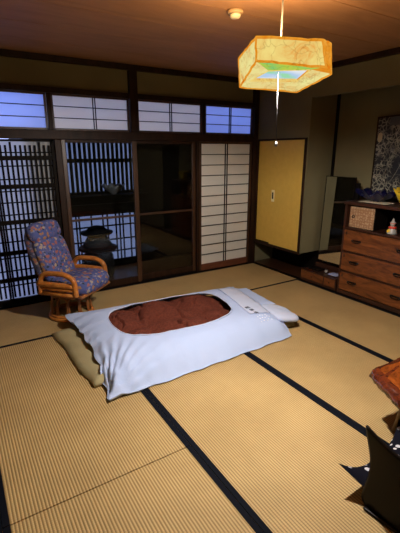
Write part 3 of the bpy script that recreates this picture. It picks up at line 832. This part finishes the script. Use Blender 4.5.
def panel(quad, nu, nv, bulge, seed, inward=0.):
    bm = B(); a,b_,c,d = quad; g = []
    nrm = (b_-a).cross(d-a).normalized()
    mid = (a+b_+c+d)/4
    if nrm.dot(mid-cen) < 0: nrm = -nrm
    for j in range(nv+1):
        row = []
        for i in range(nu+1):
            s, t_ = i/nu, j/nv
            p = a*(1-s)*(1-t_)+b_*s*(1-t_)+c*s*t_+d*(1-s)*t_
            e = min(1, 5*min(s,1-s,t_,1-t_))
            p = p + nrm*(bulge*math.sin(PI*s)*math.sin(PI*t_) + e*.016*nz(p.x*11+seed, p.y*14, p.z*14) + e*.005*nz(p.x*40+seed,p.y*40,p.z*40)) - LO
            row.append(bm.verts.new(p))
        g.append(row)
    for j in range(nv):
        for i in range(nu): bm.faces.new((g[j][i], g[j][i+1], g[j+1][i+1], g[j+1][i]))
    return bm
mats = ['shade_side', 'shade_orange', 'shade_orange', 'shade_side', 'shade_pale']
for k in range(5):
    k2 = (k+1) % 5
    obj('shade_panel', panel((lb[k],lb[k2],lt[k2],lt[k]), 30, 16, .010, k*3.1), mats[k], lamp, True)
tc = sum(lt, Vector())/5 + Vector((0,0,.004))
bm = B(); vs = [bm.verts.new(p-LO) for p in lt]; c0 = bm.verts.new(tc-LO)
for k in range(5): bm.faces.new((vs[k], vs[(k+1)%5], c0))
obj('shade_top', bm, 'shade_top', lamp)
# underside: opening
op = [Vector(p) for p in ((1.395,1.604,1.928),(1.535,1.460,1.924),(1.633,1.648,1.905),(1.449,1.812,1.915))]
und = [(lb[0],lb[1],op[1],op[0],'shade_green'), (lb[2],lb[3],op[2],op[1],'shade_pale'), (lb[3],lb[4],op[3],op[2],'shade_pale'), (lb[4],lb[0],op[0],op[3],'shade_pale')]
for k, (a,b_,c,d,mm_) in enumerate(und):
    obj('underside_panel', panel((a,b_,c,d), 16, 8, .0, k*5.7), mm_, lamp, True)
bm = B(); bm.faces.new([bm.verts.new(p-LO) for p in (lb[1],lb[2],op[1])])
obj('underside_panel', bm, 'shade_orange', lamp)
bm = B()
def wavy(a, b_, n=9, amp=.006):
    return [a.lerp(b_, q/n) + (Vector((nz(a.x*9+q,b_.y*7),nz(q*1.3,a.y*8),nz(q*.9,b_.x*9,4)))*amp if 0 < q else Vector()) - LO for q in range(n)]
tube(bm, sum((wavy(lb[k], lb[(k+1)%5]) for k in range(5)), []), .0055, 8, True)
tube(bm, sum((wavy(lt[k], lt[(k+1)%5]) for k in range(5)), []), .0065, 8, True)
for k in range(5): tube(bm, wavy(lb[k], lt[k], 5, .004)+[lt[k]-LO], .005, 8)
obj('frame_ribs', bm, 'shade_orange', lamp, True)
bm = B(); tube(bm, [p-LO for p in op], .004, 8, True); obj('opening_rim', bm, 'shade_side', lamp, True)
m2 = bpy.data.materials.new('lit_diffuser'); m2.use_nodes = True
n, l, b = nodes(m2); b.inputs['Base Color'].default_value = (0,0,0,1); b.inputs['Specular IOR Level'].default_value = 0
v = coords(m2, (1,1,1)); f = noise_tex(m2, v, 5, 2)
l.new(ramp(m2, f, [(.38,(.40,.85,.50)),(.48,(.55,.74,1.)),(.62,(.92,.96,1.))]), b.inputs['Emission Color']); b.inputs['Emission Strength'].default_value = .44
bm = B(); oc = sum(op, Vector())/4
bm.faces.new([bm.verts.new(oc+(p-oc)*1.02+Vector((0,0,.014))-LO) for p in op]); obj('diffuser', bm, m2, lamp)
obj('cord', tube(B(), [Vector((1.484,1.624,2.05))-LO, Vector((1.484,1.624,2.41))-LO], .0042, 8), 'cord', lamp, True)
obj('ceiling_rose', xf(lathe(B(), [(.045,-.03),(.05,-.02),(.05,0),(.001,0)]), Matrix.Translation(Vector((1.484,1.624,2.428))-LO)), 'plastic', lamp, True)
obj('top_knob', xf(lathe(B(), [(.035,0),(.034,.012),(.018,.024),(.012,.035),(.001,.04)]), Matrix.Translation(Vector((1.535,1.63,2.048))-LO)), 'shade_orange', lamp, True)
pc = obj('pull_cord', tube(B(), [Vector((1.480,1.628,1.935))-LO, Vector((1.483,1.625,1.75))-LO, Vector((1.486,1.622,1.60))-LO], .0018, 6), 'pull', lamp, True)
obj('pull_tip', xf(lathe(B(), [(.003,.012),(.006,.006),(.008,-.008),(.004,-.014)]), Matrix.Translation(Vector((1.486,1.622,1.588))-LO)), mat('grey_plastic', (.22,.22,.22), .5), pc, True)

# heat detector
t = thing('heat_detector', 'small round cream heat detector on the wooden ceiling', 'detector', (1.735, 2.345, ZC))
obj('base', lathe(B(), [(.052,-.001),(.052,-.016),(.044,-.022),(.001,-.022)]), wood('tan_plastic', (.40,.25,.12), (.48,.30,.15)), t, True)
obj('sensor', lathe(B(), [(.036,-.023),(.036,-.034),(.028,-.046),(.001,-.047)]), 'plastic', t, True)

# ---------------------------------------------------------------- burl table
out = [(1.905,1.165),(1.925,1.19),(1.98,1.20),(2.05,1.192),(2.20,1.19),(2.40,1.21),(2.62,1.19),(2.80,1.12),(2.86,.95),(2.83,.70),(2.86,.45),(2.78,.22),(2.5,.14),(2.2,.17),(1.98,.15),(1.80,.24),(1.75,.45),(1.77,.66),(1.765,.85),(1.80,.97),(1.845,1.07),(1.885,1.135)]
op_ = smooth_path([(x,y,0) for x,y in out], 8, True)
def organic(z0, z1, layers, wob_):
    bm = B(); rs = []
    c = Vector((2.3,.68,0))
    for li, (k, z) in enumerate(layers):
        row = []
        for i, p in enumerate(op_):
            dv = (p-c); dn = dv.normalized()
            q = p + dn*(k + wob_*(nz(p.x*16,p.y*16,li*.8)+.6*nz(p.x*40,p.y*40,li)))
            row.append(bm.verts.new((q.x,q.y,z + .4*wob_*nz(p.x*22,p.y*22,li+5))))
        rs.append(row)
    for A, Bq in zip(rs, rs[1:]):
        for k in range(len(A)): bm.faces.new((A[k], A[(k+1)%len(A)], Bq[(k+1)%len(A)], Bq[k]))
    bm.faces.new(rs[0]); bm.faces.new(rs[-1])
    return bm
t = thing('burl_table', 'low live-edge table of polished red burl wood at the right edge', 'table', (0,0,0))
obj('tabletop', organic(0,0,[(-.055,.318),(-.045,.338),(-.05,.341),(-.07,.3425)], .004), 'burl', t, False)
obj('live_edge', organic(0,0,[(-.055,.262),(-.02,.266),(.000,.282),(.004,.305),(-.010,.326),(-.030,.3405)], .014), 'bark', t, True)
for (x0,y0,x1,y1) in ((1.955,1.02,2.02,1.0),(2.68,1.02,2.6,.98),(2.66,.32,2.58,.36),(1.95,.30,2.05,.34)):
    obj('leg', tube(B(), [(x0,y0,.0085),(x1,y1,.279)], .014, 12), 'brown_leg', t, True)

# ---------------------------------------------------------------- legless floor chair with cushion
t = thing('floor_chair', 'black lacquered legless floor chair seen from behind at the bottom right', 'floor chair', (1.405, .592, .002), .10)
# backrest: curved sheet in local YZ, horned top corners
bm = B(); NU, NV = 40, 28
def back_pt(u, v):
    # u -1..1 across, v 0..1 up
    half = .215 + .012*math.cos(2*PI*(v-.02))*1.0
    if v > .62: half += .014*((v-.62)/.38)**1.6
    if v < .10: half -= .022*(1-v/.10)**2
    top = .412 - .060*(1-abs(u)**1.5)
    y = u*half
    x = -.012*(1-u*u) - .02*v + .004*abs(u)**3
    return Vector((x, y, .004+v*top))
g1 = []
for j in range(NV+1):
    g1.append([bm.verts.new(back_pt(-1+2*i/NU, j/NV)) for i in range(NU+1)])
for j in range(NV):
    for i in range(NU):
        u = abs(-1+2*(i+.5)/NU); vv = (j+.5)/NV
        if u < .30 and .66 < vv < .80: continue                # hand hole
        bm.faces.new((g1[j][i], g1[j][i+1], g1[j+1][i+1], g1[j+1][i]))
bk = obj('backrest', bm, 'lacquer', t, True)
sm = bk.modifiers.new('solid', 'SOLIDIFY'); sm.thickness = .013; sm.offset = 0
obj('seat', bx(-.03, .40, -.20, .20, .0, .014, .006), 'lacquer', t)
bm = B(); lathe(bm, [(.001,0),(.006,0),(.005,.003),(.001,.004)], 0, 0, 14); xf(bm, Matrix.Translation((-.0225,-.02,.055)) @ Matrix.Rotation(-PI/2,4,'Y'))
obj('screw', bm, 'steel', t, True)
m = mat('polka_print_cotton', (.01,.01,.018), .85, 0, .1)
n, l, b = nodes(m); v = coords(m, (1,1,1))
vo = n.new('ShaderNodeTexVoronoi'); vo.inputs['Scale'].default_value = 21; vo.inputs['Randomness'].default_value = .85; l.new(v, vo.inputs['Vector'])
base(m, ramp(m, vo.outputs['Distance'], [(.0,(.5,.5,.54)),(.27,(.5,.5,.54)),(.30,(.004,.004,.009))]))
zab = thing('floor_cushion', 'black floor cushion with white dots on the floor chair', 'cushion', (1.662, .668, .0195), .10)
n_ = 30
def cushion_face(top):
    cu = B(); g2 = []
    for j in range(n_+1):
        row = []
        for i in range(n_+1):
            u, v_ = -1+2*i/n_, -1+2*j/n_
            px, py = .27*u*(1-.09*(1-v_*v_)*abs(u)), .27*v_*(1-.09*(1-u*u)*abs(v_))
            e = max(0., (1-abs(u)**2.6)*(1-abs(v_)**2.6)); lift = (.058+(.03 if u < 0 < v_ else 0))*(abs(u)*abs(v_))**3; kk = 1+.08*(abs(u)*abs(v_))**4; px *= kk; py *= kk
            row.append(cu.verts.new((px,py,(.045+.048*e**.5 if top else .0445-.027*e**.5)+lift)))
        g2.append(row)
    for j in range(n_):
        for i in range(n_): cu.faces.new((g2[j][i],g2[j][i+1],g2[j+1][i+1],g2[j+1][i]))
    return cu
obj('printed_top', cushion_face(True), m, zab, True)
cu = cushion_face(False)
obj('plain_underside', cu, mat('olive_backing', (.16,.14,.07), .85), zab, True)

# ---------------------------------------------------------------- light, sky, camera
ld = bpy.data.lights.new('lamp_glow', 'POINT'); ld.energy = 140; ld.shadow_soft_size = .05; ld.color = (1.,.95,.88)
lo = bpy.data.objects.new('lamp_glow', ld); C.objects.link(lo); lo.location = (oc.x, oc.y, oc.z+.004)
W = bpy.data.worlds.new('dusk'); sc.world = W; W.use_nodes = True
n, l = W.node_tree.nodes, W.node_tree.links
bg = n['Background']
tc_ = n.new('ShaderNodeTexCoord'); sp = n.new('ShaderNodeSeparateXYZ'); l.new(tc_.outputs['Generated'], sp.inputs[0])
rp = n.new('ShaderNodeValToRGB'); rp.color_ramp.elements[0].position = .0; rp.color_ramp.elements[0].color = (.30,.37,.70,1)
rp.color_ramp.elements[1].position = .8; rp.color_ramp.elements[1].color = (.22,.29,.62,1)
l.new(sp.outputs[2], rp.inputs[0]); l.new(rp.outputs[0], bg.inputs[0]); bg.inputs[1].default_value = 3.2

cam = bpy.data.cameras.new('camera'); co = bpy.data.objects.new('camera', cam); C.objects.link(co)
cam.sensor_fit = 'VERTICAL'; cam.sensor_height = 36; cam.lens = 392/533*36; cam.clip_start = .02
co.location = (0,0,1.55); co.rotation_euler = (math.radians(90)-math.atan2(115,392), 0, -math.radians(32))
sc.camera = co
sc.view_settings.view_transform = 'Standard'; sc.view_settings.look = 'None'
sc.view_settings.exposure = .9; sc.view_settings.gamma = 1; sc.view_settings.use_curve_mapping = False
sc.cycles.use_denoising = True; sc.cycles.max_bounces = 10; sc.cycles.transparent_max_bounces = 12
sc.cycles.sample_clamp_indirect = 6
